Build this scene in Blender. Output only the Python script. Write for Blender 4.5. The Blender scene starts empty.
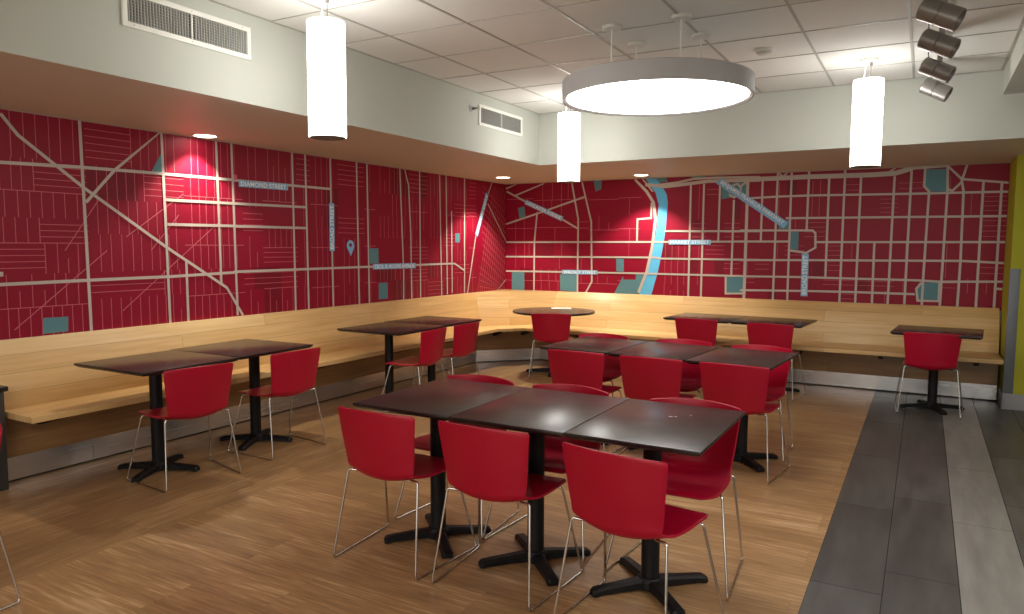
import bpy, bmesh, math, random
from mathutils import Vector, Matrix
random.seed(11)
scene = bpy.context.scene
COL = scene.collection
PI = math.pi
R = math.radians

# ------------------------------------------------------------------ materials
def srgb(r, g, b):
    def f(c):
        c /= 255.0
        return c / 12.92 if c <= .04045 else ((c + .055) / 1.055) ** 2.4
    return (f(r), f(g), f(b), 1.0)

MATS = {}
def mat(name, col, rough=.5, metal=0.0, emit=None, estr=0.0, spec=.5, noise=0.0, nscale=40.0, bump=0.0, bscale=200.0):
    m = bpy.data.materials.new(name); m.use_nodes = True
    nt = m.node_tree; b = nt.nodes['Principled BSDF']
    b.inputs['Base Color'].default_value = col
    b.inputs['Roughness'].default_value = rough
    b.inputs['Metallic'].default_value = metal
    b.inputs['Specular IOR Level'].default_value = spec
    if emit:
        b.inputs['Emission Color'].default_value = emit
        b.inputs['Emission Strength'].default_value = estr
    tc = nt.nodes.new('ShaderNodeTexCoord')
    if noise > 0:
        n = nt.nodes.new('ShaderNodeTexNoise'); n.inputs['Scale'].default_value = nscale; n.inputs['Detail'].default_value = 4
        nt.links.new(tc.outputs['Object'], n.inputs['Vector'])
        mx = nt.nodes.new('ShaderNodeMix'); mx.data_type = 'RGBA'
        mx.inputs['A'].default_value = tuple(c * (1 - noise) for c in col[:3]) + (1,)
        mx.inputs['B'].default_value = tuple(min(1, c * (1 + noise)) for c in col[:3]) + (1,)
        nt.links.new(n.outputs['Fac'], mx.inputs['Factor'])
        nt.links.new(mx.outputs['Result'], b.inputs['Base Color'])
    if bump > 0:
        n2 = nt.nodes.new('ShaderNodeTexNoise'); n2.inputs['Scale'].default_value = bscale
        nt.links.new(tc.outputs['Object'], n2.inputs['Vector'])
        bp = nt.nodes.new('ShaderNodeBump'); bp.inputs['Strength'].default_value = bump; bp.inputs['Distance'].default_value = .002
        nt.links.new(n2.outputs['Fac'], bp.inputs['Height'])
        nt.links.new(bp.outputs['Normal'], b.inputs['Normal'])
    MATS[name] = m
    return m

def wood_mat(name, c1, c2, c3, axis, plank_len, plank_w, rough=.35, gap=.0015, streak=90.0, wall=None, gapcol=None, contrast=1.0, spec=.5, tone=.2, sx=1.6):
    """Planks running along `axis` ('x' or 'y'); wall='x'/'y': vertical boards whose rows stack along z, in the plane of that axis."""
    m = bpy.data.materials.new(name); m.use_nodes = True
    nt = m.node_tree; b = nt.nodes['Principled BSDF']; L = nt.links.new
    tc = nt.nodes.new('ShaderNodeTexCoord'); sep = nt.nodes.new('ShaderNodeSeparateXYZ'); L(tc.outputs['Object'], sep.inputs[0])
    com = nt.nodes.new('ShaderNodeCombineXYZ')
    if wall:
        if wall == 'd':
            ad = nt.nodes.new('ShaderNodeMath'); ad.operation = 'ADD'; L(sep.outputs['X'], ad.inputs[0]); L(sep.outputs['Y'], ad.inputs[1])
            ml = nt.nodes.new('ShaderNodeMath'); ml.operation = 'MULTIPLY'; L(ad.outputs[0], ml.inputs[0]); ml.inputs[1].default_value = .7071
            L(ml.outputs[0], com.inputs['X'])
        else:
            L(sep.outputs[wall.upper()], com.inputs['X'])
        L(sep.outputs['Z'], com.inputs['Y'])
    elif axis == 'x':
        L(sep.outputs['X'], com.inputs['X']); L(sep.outputs['Y'], com.inputs['Y'])
    else:
        L(sep.outputs['Y'], com.inputs['X']); L(sep.outputs['X'], com.inputs['Y'])
    br = nt.nodes.new('ShaderNodeTexBrick')
    br.offset = .37; br.offset_frequency = 2
    br.inputs['Scale'].default_value = 1.0
    br.inputs['Brick Width'].default_value = plank_len; br.inputs['Row Height'].default_value = plank_w
    br.inputs['Mortar Size'].default_value = gap; br.inputs['Mortar Smooth'].default_value = .2
    br.inputs['Color1'].default_value = (0, 0, 0, 1); br.inputs['Color2'].default_value = (1, 1, 1, 1)
    br.inputs['Mortar'].default_value = (.5, .5, .5, 1); br.inputs['Bias'].default_value = 0
    L(com.outputs[0], br.inputs['Vector'])
    mp = nt.nodes.new('ShaderNodeMapping'); mp.inputs['Scale'].default_value = (sx, streak, 1)
    L(com.outputs[0], mp.inputs['Vector'])
    n = nt.nodes.new('ShaderNodeTexNoise'); n.inputs['Scale'].default_value = 1.0; n.inputs['Detail'].default_value = 5; n.inputs['Roughness'].default_value = .6
    n.noise_dimensions = '4D'
    bw = nt.nodes.new('ShaderNodeMath'); bw.operation = 'MULTIPLY'; bw.inputs[1].default_value = 9.0
    L(br.outputs['Color'], bw.inputs[0]); L(bw.outputs[0], n.inputs['W']); L(mp.outputs[0], n.inputs['Vector'])
    mp2 = nt.nodes.new('ShaderNodeMapping'); mp2.inputs['Scale'].default_value = (.8, 5, 1); L(com.outputs[0], mp2.inputs['Vector'])
    n2 = nt.nodes.new('ShaderNodeTexNoise'); n2.inputs['Scale'].default_value = 1.5; n2.inputs['Detail'].default_value = 3; L(mp2.outputs[0], n2.inputs['Vector'])
    ramp = nt.nodes.new('ShaderNodeValToRGB')
    e = ramp.color_ramp.elements; e[0].position = .5 - .2 / contrast; e[0].color = c1; e[1].position = .5 + .2 / contrast; e[1].color = c3
    k = e.new(.5); k.color = c2
    a1 = nt.nodes.new('ShaderNodeMath'); a1.operation = 'MULTIPLY_ADD'; a1.inputs[1].default_value = .55
    L(n.outputs['Fac'], a1.inputs[0])
    a2 = nt.nodes.new('ShaderNodeMath'); a2.operation = 'MULTIPLY'; a2.inputs[1].default_value = .25; L(n2.outputs['Fac'], a2.inputs[0])
    a3 = nt.nodes.new('ShaderNodeMath'); a3.operation = 'MULTIPLY_ADD'; a3.inputs[1].default_value = tone; L(br.outputs['Color'], a3.inputs[0]); L(a2.outputs[0], a3.inputs[2])
    L(a3.outputs[0], a1.inputs[2]); L(a1.outputs[0], ramp.inputs['Fac'])
    mx = nt.nodes.new('ShaderNodeMix'); mx.data_type = 'RGBA'
    L(br.outputs['Fac'], mx.inputs['Factor']); L(ramp.outputs['Color'], mx.inputs['A'])
    mx.inputs['B'].default_value = gapcol or tuple(x * .68 for x in c1[:3]) + (1,)
    L(mx.outputs['Result'], b.inputs['Base Color'])
    b.inputs['Roughness'].default_value = rough; b.inputs['Specular IOR Level'].default_value = spec
    MATS[name] = m
    return m

# ------------------------------------------------------------------ mesh helpers
def add_box(bm, x0, x1, y0, y1, z0, z1, mi=0):
    vs = [bm.verts.new((x, y, z)) for x in (x0, x1) for y in (y0, y1) for z in (z0, z1)]
    for q in ((0, 1, 3, 2), (4, 6, 7, 5), (0, 4, 5, 1), (2, 3, 7, 6), (0, 2, 6, 4), (1, 5, 7, 3)):
        f = bm.faces.new([vs[i] for i in q]); f.material_index = mi
    return vs

def add_prism(bm, poly, z0, z1, mi=0):
    lo = [bm.verts.new((p[0], p[1], z0)) for p in poly]; hi = [bm.verts.new((p[0], p[1], z1)) for p in poly]
    n = len(poly)
    for i in range(n):
        f = bm.faces.new((lo[i], lo[(i + 1) % n], hi[(i + 1) % n], hi[i])); f.material_index = mi
    bm.faces.new(hi).material_index = mi; bm.faces.new(lo[::-1]).material_index = mi

def add_lathe(bm, prof, segs=32, mtx=None, mi=0, cap=True):
    rings = []
    for r, z in prof:
        if r < 1e-6:
            rings.append([bm.verts.new((0, 0, z))])
        else:
            rings.append([bm.verts.new((r * math.cos(2 * PI * i / segs), r * math.sin(2 * PI * i / segs), z)) for i in range(segs)])
    for a, b in zip(rings, rings[1:]):
        for i in range(segs):
            j = (i + 1) % segs
            if len(a) == 1 and len(b) == 1: continue
            if len(a) == 1: f = bm.faces.new((a[0], b[j], b[i]))
            elif len(b) == 1: f = bm.faces.new((a[i], a[j], b[0]))
            else: f = bm.faces.new((a[i], a[j], b[j], b[i]))
            f.material_index = mi
    if cap:
        for rg, flip in ((rings[0], True), (rings[-1], False)):
            if len(rg) > 1: bm.faces.new(rg[::-1] if flip else rg).material_index = mi
    if mtx is not None:
        for rg in rings:
            for v in rg: v.co = mtx @ v.co

def fillet(pts, r=.03, n=5):
    pts = [Vector(p) for p in pts]; out = [pts[0]]
    for a, b, c in zip(pts, pts[1:], pts[2:]):
        d1 = (a - b); d2 = (c - b); rr = min(r, d1.length * .45, d2.length * .45)
        p1 = b + d1.normalized() * rr; p2 = b + d2.normalized() * rr
        for k in range(n + 1):
            t = k / n
            out.append(p1 * (1 - t) ** 2 + b * 2 * t * (1 - t) + p2 * t * t)
    out.append(pts[-1])
    return out

def add_tube(bm, pts, r, segs=10, mi=0):
    pts = [Vector(p) for p in pts]; n = len(pts); rings = []
    t0 = (pts[1] - pts[0]).normalized()
    up = Vector((0, 0, 1)) if abs(t0.z) < .9 else Vector((1, 0, 0))
    nrm = (up - t0 * up.dot(t0)).normalized()
    for i, p in enumerate(pts):
        t = ((pts[i + 1] - p) if i == 0 else (p - pts[i - 1]) if i == n - 1 else (pts[i + 1] - pts[i - 1])).normalized()
        nrm = (nrm - t * nrm.dot(t)).normalized(); bi = t.cross(nrm)
        rings.append([bm.verts.new(p + (nrm * math.cos(2 * PI * k / segs) + bi * math.sin(2 * PI * k / segs)) * r) for k in range(segs)])
    for a, b in zip(rings, rings[1:]):
        for k in range(segs):
            bm.faces.new((a[k], a[(k + 1) % segs], b[(k + 1) % segs], b[k])).material_index = mi
    bm.faces.new(rings[0][::-1]).material_index = mi; bm.faces.new(rings[-1]).material_index = mi

def obj(name, bm, mats, parent=None, smooth=False, bevel=0.0, loc=None, angle=40):
    bmesh.ops.recalc_face_normals(bm, faces=bm.faces)
    if bevel > 0:
        es = [e for e in bm.edges if len(e.link_faces) == 2 and e.calc_face_angle(0) > R(30)]
        bmesh.ops.bevel(bm, geom=es, offset=bevel, segments=2, profile=.6, affect='EDGES', clamp_overlap=True)
    me = bpy.data.meshes.new(name); bm.to_mesh(me); bm.free()
    for m in (mats if isinstance(mats, (list, tuple)) else [mats]): me.materials.append(m)
    if smooth or bevel > 0:
        me.polygons.foreach_set('use_smooth', [True] * len(me.polygons))
        me.set_sharp_from_angle(angle=R(angle))
    o = bpy.data.objects.new(name, me); COL.objects.link(o)
    if parent: o.parent = parent
    if loc: o.location = loc
    return o

def tag(o, label, cat, group=None, kind=None):
    if label: o['label'] = label
    if cat: o['category'] = cat
    if group: o['group'] = group
    if kind: o['kind'] = kind
    return o

def struct(name, bm, mats, label=None, cat=None, **k):
    o = obj(name, bm, mats, **k); tag(o, label, cat, kind='structure'); return o

def thing(name, label, cat, loc=(0, 0, 0), rz=0.0, group=None):
    o = bpy.data.objects.new(name, None); COL.objects.link(o)
    o.empty_display_size = .1; o.location = loc; o.rotation_euler = (0, 0, rz)
    return tag(o, label, cat, group)

def dup(root, loc, rz, label, group=None):
    r = root.copy(); COL.objects.link(r); r.location = loc; r.rotation_euler = (0, 0, rz); r['label'] = label
    if group: r['group'] = group
    for ch in list(root.children):
        c = ch.copy(); COL.objects.link(c); c.parent = r
        for g in list(ch.children):
            d = g.copy(); COL.objects.link(d); d.parent = c
    return r

def text_mesh(txt, font_size=1.0, bold=.012):
    cu = bpy.data.curves.new('t', 'FONT'); cu.body = txt; cu.size = font_size; cu.align_x = 'CENTER'; cu.align_y = 'CENTER'; cu.offset = bold
    cu.resolution_u = 3
    to = bpy.data.objects.new('t', cu); COL.objects.link(to)
    bpy.context.view_layer.update()
    dg = bpy.context.evaluated_depsgraph_get()
    me = bpy.data.meshes.new_from_object(to.evaluated_get(dg))
    vs = [v.co.copy() for v in me.vertices]; fs = [list(p.vertices) for p in me.polygons]
    bpy.data.objects.remove(to); bpy.data.curves.remove(cu); bpy.data.meshes.remove(me)
    xs = [v.x for v in vs]; ys = [v.y for v in vs]
    cx, cy = (min(xs) + max(xs)) / 2, (min(ys) + max(ys)) / 2
    w, h = max(xs) - min(xs), max(ys) - min(ys)
    return [((v.x - cx) / w, (v.y - cy) / h) for v in vs], fs

# ------------------------------------------------------------------ palette
M_red_chair = mat('red_plastic', srgb(170, 4, 42), rough=.38, spec=.4)
M_chrome = mat('chrome_steel', (.62, .61, .60, 1), rough=.2, metal=1.0)
M_black = mat('black_cast_iron', (.006, .006, .007, 1), rough=.5, spec=.3, noise=.2, nscale=60, bump=.2, bscale=400)
M_table = mat('dark_walnut_laminate', (.040, .025, .023, 1), rough=.27, spec=.38, noise=.22, nscale=7)
M_table_edge = mat('black_table_edge', (.012, .010, .010, 1), rough=.4)
M_wall = mat('warm_grey_paint', srgb(190, 193, 184), rough=.75, spec=.2, bump=.05)
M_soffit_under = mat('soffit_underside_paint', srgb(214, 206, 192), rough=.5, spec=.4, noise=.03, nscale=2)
M_tile = mat('ceiling_tile', srgb(228, 227, 222), rough=.9, spec=.1, noise=.05, nscale=160, bump=.3, bscale=180)
M_tbar = mat('ceiling_grid_metal', srgb(176, 174, 168), rough=.5)
M_white = mat('white_enamel', srgb(236, 236, 228), rough=.4)
M_offwhite = mat('off_white_plastic', srgb(214, 212, 205), rough=.5)
M_dark_hole = mat('duct_darkness', (.012, .012, .012, 1), rough=.9)
M_louver = mat('grey_louver', srgb(186, 186, 180), rough=.45)
M_glow = mat('lamp_diffuser', srgb(250, 250, 246), rough=.4, emit=(1.0, .975, .93, 1), estr=7.0)
M_glow_ring = mat('ring_diffuser', srgb(250, 250, 246), rough=.4, emit=(1.0, .98, .95, 1), estr=5.5)
M_down = mat('downlight_lens', srgb(250, 246, 236), rough=.4, emit=(1.0, .92, .8, 1), estr=9.0)
M_ringmetal = mat('silver_grey_paint', srgb(186, 186, 188), rough=.5, metal=.0)
M_track = mat('bronze_grey_metal', srgb(140, 137, 134), rough=.32, metal=.55)
M_steel = None
M_guard = mat('grey_corner_guard', srgb(104, 108, 112), rough=.4, metal=.3)
M_green = mat('yellow_green_paint', srgb(172, 170, 52), rough=.7, spec=.2, bump=.04)
M_base = mat('grey_rubber_base', srgb(150, 150, 152), rough=.55)
M_darkcab = mat('dark_cabinet_laminate', srgb(58, 54, 52), rough=.45)
M_blacktop = mat('black_countertop', (.01, .01, .012, 1), rough=.25)
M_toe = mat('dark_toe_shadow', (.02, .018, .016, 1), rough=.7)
M_lampend = mat('grey_lamp_end', srgb(120, 120, 118), rough=.6)
M_paper = mat('white_paper', srgb(235, 235, 232), rough=.8)
M_far = mat('far_wall_paint', srgb(196, 194, 186), rough=.8)

M_mural = mat('mural_red', srgb(143, 8, 43), rough=.5, spec=.3, noise=.05, nscale=1.2)
M_mblock = mat('mural_dark_block', srgb(120, 12, 36), rough=.5, spec=.3)
M_mthin = mat('mural_thin_line', srgb(206, 108, 122), rough=.55, spec=.3)
M_mroad = mat('mural_road', srgb(198, 188, 180), rough=.55, spec=.3)
M_mpark = mat('mural_park_teal', srgb(92, 138, 148), rough=.55, spec=.3)
M_mriver = mat('mural_river_blue', srgb(98, 190, 238), rough=.55, spec=.3)
M_msign = mat('street_sign_blue', srgb(136, 188, 226), rough=.5, spec=.3)
M_mtext = mat('street_sign_white', srgb(250, 252, 252), rough=.5, spec=.3)

maple = dict(c1=srgb(204, 162, 104), c2=srgb(224, 186, 128), c3=srgb(236, 206, 154))
M_maple_l = wood_mat('maple_boards_left', axis='x', wall='y', plank_len=2.3, plank_w=.118, rough=.34, gap=.0016, streak=34, **maple)
M_maple_b = wood_mat('maple_boards_back', axis='x', wall='x', plank_len=2.6, plank_w=.118, rough=.34, gap=.0016, streak=34, **maple)
M_maple_d = wood_mat('maple_boards_corner', axis='x', wall='d', plank_len=4.1, plank_w=.118, rough=.34, gap=.0016, streak=34, **maple)
M_seat_l = wood_mat('maple_seat_left', axis='y', plank_len=2.4, plank_w=.17, rough=.3, gap=.0014, streak=34, **maple)
M_seat_b = wood_mat('maple_seat_back', axis='x', plank_len=2.4, plank_w=.17, rough=.3, gap=.0014, streak=34, **maple)
dk = dict(c1=srgb(134, 98, 62), c2=srgb(160, 122, 80), c3=srgb(180, 142, 98))  # bench wood darkened: shade below the seat is put into the riser colour
M_riser_l = wood_mat('shaded_riser_left', axis='x', wall='y', plank_len=2.4, plank_w=.3, streak=26, gap=.001, **dk)
M_riser_b = wood_mat('shaded_riser_back', axis='x', wall='x', plank_len=2.4, plank_w=.3, streak=26, gap=.001, **dk)
M_riser_d = wood_mat('shaded_riser_corner', axis='x', wall='d', plank_len=4.0, plank_w=.3, streak=26, gap=.001, **dk)
fl = dict(c1=srgb(142, 108, 72), c2=srgb(178, 140, 97), c3=srgb(228, 198, 156))
M_floor_x = wood_mat('bamboo_floor_field', axis='x', plank_len=1.2, plank_w=.3, rough=.33, gap=.0006, streak=75, sx=4.0, tone=.08, contrast=1.5, **fl)
M_floor_y = wood_mat('bamboo_floor_border', axis='y', plank_len=1.2, plank_w=.3, rough=.33, gap=.0006, streak=75, sx=4.0, tone=.08, contrast=1.5, **fl)
gt = srgb
M_tile_dark = wood_mat('slate_tile_dark', axis='y', c1=srgb(74, 72, 70), c2=srgb(88, 86, 84), c3=srgb(102, 100, 97), plank_len=50, plank_w=50, rough=.42, gap=0, streak=9, contrast=1.7)
M_tile_light = wood_mat('slate_tile_light', axis='y', c1=srgb(118, 115, 110), c2=srgb(136, 133, 128), c3=srgb(150, 147, 141), plank_len=50, plank_w=50, rough=.42, gap=0, streak=9, contrast=1.7)
M_grout = mat('dark_grout', srgb(42, 41, 40), rough=.8)

def brushed(name):
    m = bpy.data.materials.new(name); m.use_nodes = True
    nt = m.node_tree; b = nt.nodes['Principled BSDF']; L = nt.links.new
    tc = nt.nodes.new('ShaderNodeTexCoord'); mp = nt.nodes.new('ShaderNodeMapping'); mp.inputs['Scale'].default_value = (.8, .8, 60)
    n = nt.nodes.new('ShaderNodeTexNoise'); n.inputs['Scale'].default_value = 1; n.inputs['Detail'].default_value = 3
    L(tc.outputs['Object'], mp.inputs[0]); L(mp.outputs[0], n.inputs['Vector'])
    r = nt.nodes.new('ShaderNodeMapRange'); r.inputs['To Min'].default_value = .22; r.inputs['To Max'].default_value = .30
    L(n.outputs['Fac'], r.inputs['Value']); L(r.outputs[0], b.inputs['Roughness'])
    b.inputs['Base Color'].default_value = (.72, .72, .73, 1); b.inputs['Metallic'].default_value = .9
    return m
M_steel = brushed('brushed_stainless')

# ------------------------------------------------------------------ map data (metres on each wall)
LEFT_ROADS = [[(3.038, 2.42), (3.05, 1.509), (3.057, 0.893)], [(3.669, 2.434), (3.689, 0.915)], [(4.17, 2.438), (4.184, 1.207)], [(4.325, 2.429), (4.343, 0.932)], [(3.851, 1.411), (3.853, 0.918)], [(2.368, 2.071), (2.517, 2.067), (3.023, 2.084), (3.67, 2.094), (4.336, 2.099)], [(3.681, 1.894), (4.376, 1.899)], [(3.693, 1.703), (4.369, 1.706)], [(2.327, 1.276), (2.478, 1.283), (3.065, 1.289), (3.696, 1.292), (4.356, 1.307)], [(2.533, 2.377), (2.631, 2.254), (3.048, 1.942), (3.678, 1.524), (4.237, 1.179), (4.4, 0.927)], [(3.654, 2.432), (3.279, 2.086), (3.059, 1.841)], [(5.012, 2.42), (5.019, 0.922)], [(5.177, 2.423), (5.188, 0.925)], [(5.514, 2.422), (5.526, 0.917)], [(5.902, 2.42), (5.917, 0.906)], [(6.065, 2.42), (6.079, 0.912)], [(6.623, 2.421), (6.678, 1.228), (6.674, 0.928)], [(6.711, 2.411), (6.781, 2.233), (6.817, 1.676), (6.827, 0.919)], [(6.994, 2.418), (6.998, 0.928)], [(7.397, 2.415), (7.435, 0.922)], [(7.536, 2.407), (7.556, 0.935)], [(7.655, 1.973), (7.665, 0.95)], [(7.954, 2.413), (7.951, 0.934)], [(4.322, 2.097), (5.521, 2.102)], [(4.315, 1.898), (5.184, 1.906)], [(4.329, 1.704), (5.192, 1.707)], [(4.315, 1.312), (6.151, 1.314), (7.579, 1.318), (7.725, 1.315), (7.951, 1.222)], [(8.64, 2.438), (8.538, 2.246)], [(8.225, 1.675), (8.015, 0.907)], [(8.528, 2.109), (9.02, 1.616), (9.037, 1.594)], [(8.752, 0.893), (9.041, 1.065)]]
LEFT_PARKS = [[(3.578, 2.106), (3.67, 2.263), (3.67, 2.091)], [(2.733, 1.045), (2.9, 1.04), (2.895, 0.938), (2.728, 0.937)], [(6.096, 1.511), (6.242, 1.511), (6.245, 1.349), (6.1, 1.347)], [(6.24, 1.134), (6.396, 1.131), (6.393, 0.953), (6.242, 0.952)], [(7.742, 1.698), (7.846, 1.7), (7.846, 1.584), (7.741, 1.583)]]
BACK_ROADS = [[(-5.19, 1.594), (-3.001, 1.601), (-2.82, 1.601)], [(-2.298, 1.605), (-1.712, 1.609)], [(-5.189, 1.39), (-2.996, 1.404), (-2.923, 1.391), (-1.705, 1.39)], [(-5.188, 1.185), (-4.302, 1.192), (-3.102, 1.197), (-2.955, 1.196), (-1.699, 1.192)], [(-2.877, 1.737), (-1.716, 1.73)], [(-4.693, 2.007), (-4.733, 1.606), (-4.736, 0.92)], [(-4.172, 2.392), (-4.072, 1.903), (-4.072, 0.927)], [(-4.026, 2.409), (-3.882, 1.864), (-3.863, 1.072), (-3.949, 0.92)], [(-5.179, 2.307), (-4.867, 2.151)], [(-4.31, 1.906), (-4.083, 1.781)], [(-5.191, 1.848), (-4.692, 1.988), (-3.967, 2.202)], [(-5.045, 2.244), (-4.589, 2.4)], [(-5.193, 2.346), (-5.023, 2.409)], [(-3.055, 2.099), (-3.058, 1.903), (-3.239, 1.892), (-3.241, 1.601)], [(-2.556, 2.307), (-2.556, 0.918)], [(-2.395, 2.312), (-2.399, 0.914)], [(-2.2, 2.318), (-2.204, 1.609)], [(-2.03, 2.107), (-2.036, 1.191)], [(-1.868, 2.325), (-1.873, 0.911)], [(-1.879, 2.331), (-1.884, 0.914)], [(-1.704, 2.331), (-1.703, 1.608)], [(-1.536, 2.429), (-1.545, 0.911)], [(-1.383, 2.432), (-1.383, 0.911)], [(-1.195, 2.436), (-1.199, 1.736)], [(-0.98, 2.327), (-0.979, 1.205)], [(-0.818, 2.418), (-0.822, 0.909)], [(-0.654, 2.319), (-0.659, 0.91)], [(-0.492, 1.603), (-0.49, 0.908)], [(-0.324, 2.315), (-0.334, 0.909)], [(-0.164, 2.411), (-0.172, 0.91)], [(-0.038, 2.39), (-0.04, 2.2), (0.009, 2.14), (-0.005, 1.193), (-0.005, 0.908)], [(0.168, 2.438), (0.177, 2.135), (0.163, 0.901)], [(0.342, 2.421), (0.301, 2.245), (0.322, 2.13), (0.329, 1.407), (0.323, 0.908)], [(0.493, 2.232), (0.489, 0.91)], [(0.653, 2.218), (0.648, 0.909)], [(-1.895, 2.119), (-1.526, 2.131), (-1.184, 2.134), (-0.047, 2.121), (0.357, 2.12), (0.729, 2.117)], [(-1.431, 1.879), (0.742, 1.87)], [(-1.948, 1.74), (-1.381, 1.737), (-1.134, 1.735), (-1.103, 1.704), (-1.097, 1.539), (-1.196, 1.478), (-1.373, 1.505)], [(-1.099, 1.602), (0.743, 1.605)], [(-1.944, 1.608), (-1.376, 1.608)], [(-1.938, 1.385), (-1.232, 1.394), (0.342, 1.407), (0.719, 1.39)], [(-1.932, 1.191), (-1.301, 1.197), (-0.057, 1.192), (0.15, 1.183), (0.729, 1.199)], [(-1.927, 1.023), (-1.235, 1.037), (-0.707, 1.043), (-0.077, 1.041)], [(0.151, 1.168), (0.15, 0.975), (-0.047, 0.973), (-0.064, 1.101), (-0.017, 1.169)], [(0.644, 1.125), (0.721, 1.122)], [(0.17, 2.401), (0.301, 2.26), (0.713, 2.207)], [(0.302, 2.231), (0.219, 2.139), (0.181, 2.163)], [(-2.102, 1.189), (-2.096, 0.976), (-1.875, 0.984)], [(-2.097, 2.198), (-2.046, 2.278), (-1.993, 2.296), (-1.951, 2.247), (-1.962, 2.18), (-2.028, 2.135), (-2.09, 2.171)], [(-1.952, 2.268), (-1.861, 2.338)]]
BACK_PARKS = [[(-3.522, 1.383), (-3.418, 1.384), (-3.415, 1.211), (-3.519, 1.216)], [(-3.545, 0.924), (-3.422, 1.157), (-3.421, 1.11), (-3.25, 1.114), (-3.251, 1.186), (-3.11, 1.189), (-3.209, 0.929)], [(-5.093, 1.175), (-4.892, 1.179), (-4.89, 0.918), (-5.092, 0.923)], [(-4.336, 1.161), (-4.075, 1.167), (-4.072, 0.927), (-4.333, 0.937)], [(-3.859, 2.417), (-3.741, 2.412), (-3.751, 2.29), (-3.829, 2.263)], [(-4.999, 2.07), (-4.898, 2.095), (-4.879, 1.952), (-4.976, 1.923)], [(-2.102, 1.182), (-1.888, 1.187), (-1.882, 0.994), (-2.096, 0.986)], [(-0.038, 2.376), (0.171, 2.372), (0.177, 2.135), (0.009, 2.14), (-0.03, 2.214)], [(-0.043, 1.162), (0.145, 1.182), (0.149, 0.99), (-0.048, 0.988), (-0.055, 1.132)], [(-1.374, 1.721), (-1.283, 1.72), (-1.282, 1.512), (-1.367, 1.518)], [(-2.181, 2.269), (-2.033, 2.311), (-1.874, 2.312), (-1.869, 2.164), (-1.988, 2.14), (-2.109, 2.13), (-2.177, 2.118)], [(-3.018, 2.407), (-2.874, 2.412), (-2.851, 2.353), (-2.988, 2.347)], [(-2.558, 2.406), (-2.387, 2.412), (-2.379, 2.371), (-2.523, 2.364)], [(-1.508, 1.809), (-1.396, 1.861), (-1.392, 1.755), (-1.506, 1.756)]]
BACK_THICK = [([(-3.283, 2.404), (-3.124, 2.241), (-3.03, 2.098), (-3.0, 1.888), (-3.036, 1.538), (-3.103, 1.218), (-3.209, 0.947)], 0.045), ([(-3.182, 2.4), (-3.043, 2.238)], 0.025), ([(-3.144, 2.329), (-2.872, 2.295), (-2.695, 2.309), (-2.352, 2.34), (-1.735, 2.332)], 0.05), ([(-3.016, 2.314), (-2.731, 2.338), (-2.523, 2.377), (-2.252, 2.379), (-1.736, 2.365)], 0.035), ([(-1.966, 2.341), (-1.221, 2.346), (-0.563, 2.34), (-0.32, 2.347), (-0.215, 2.378), (-0.151, 2.404), (0.169, 2.418)], 0.065), ([(-0.322, 2.413), (-0.374, 2.362)], 0.03), ([(-1.528, 2.43), (-1.488, 2.369)], 0.025), ([(-1.428, 2.426), (-1.47, 2.369)], 0.025)]
RIVER = [(-3.146, 2.406), (-3.007, 2.4), (-2.925, 2.304), (-2.862, 2.198), (-2.846, 2.094), (-2.866, 1.748), (-2.907, 1.468), (-2.956, 1.221), (-3.038, 0.921), (-3.198, 0.926), (-3.085, 1.254), (-3.028, 1.502), (-2.986, 1.748), (-2.963, 2.062), (-3.007, 2.22)]
LEFT_SIGNS = [('DIAMOND STREET', (4.388, 2.073), (4.95, 2.079), 0.057), ('BROAD STREET', (5.519, 1.486), (5.522, 1.96), 0.072), ('CECIL B. MOORE AVENUE', (6.137, 1.313), (6.904, 1.309), 0.06), ('FRANKFORD AVENUE', (8.235, 1.68), (8.512, 2.245), 0.072)]
BACK_SIGNS = [('LANCASTER AVENUE', (-4.881, 2.156), (-4.306, 1.91), 0.065), ('WALNUT STREET', (-4.302, 1.192), (-3.785, 1.196), 0.056), ('MARKET STREET', (-2.82, 1.598), (-2.291, 1.599), 0.058), ('BENJAMIN FRANKLIN PARKWAY', (-2.224, 2.346), (-1.425, 1.795), 0.085), ('BROAD STREET', (-1.199, 0.977), (-1.202, 1.468), 0.075)]

# ------------------------------------------------------------------ room dimensions (metres)
XL, YB, ZS = -5.20, 9.03, 2.41        # left wall, back wall, underside of soffits
SX, SY, ZC = -3.66, 7.06, 2.95        # soffit faces, ceiling
XR = 0.715                            # right end of the bench alcove
PY = 8.36                             # front face of the green wall
ROOM_X, ROOM_Y = 3.6, -3.6            # far right wall, wall behind the viewer

def wall_panel(name, x0, x1, y0, y1, z0, z1, m, label, **k):
    bm = bmesh.new(); add_box(bm, x0, x1, y0, y1, z0, z1); return struct(name, bm, m, label, 'wall', **k)

wall_left = wall_panel('wall_left', XL - .12, XL, ROOM_Y, YB + .12, 0, ZS, M_far, 'long left wall covered by the red street map mural')
wall_back = wall_panel('wall_back', XL, XR, YB, YB + .12, 0, ZS, M_far, 'back wall covered by the red street map mural with the blue river')
bm = bmesh.new(); add_box(bm, XR, ROOM_X, PY, YB + .12, 0, ZS)
wall_right = struct('wall_right', bm, M_green, 'yellow green painted wall at the right edge with a grey corner guard', 'wall')
wall_panel('wall_far_right', ROOM_X, ROOM_X + .1, ROOM_Y, YB + .12, 0, ZC, M_far, 'plain far wall on the right side of the room')
wall_panel('wall_behind', XL - .12, ROOM_X + .1, ROOM_Y - .1, ROOM_Y, 0, ZC, M_far, 'plain wall behind the viewer')
bm = bmesh.new(); add_box(bm, SX, ROOM_X, ROOM_Y, SY, ZC, ZC + .05)
ceiling = struct('ceiling', bm, M_tile, 'white suspended ceiling of square textured tiles', 'ceiling')
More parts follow.
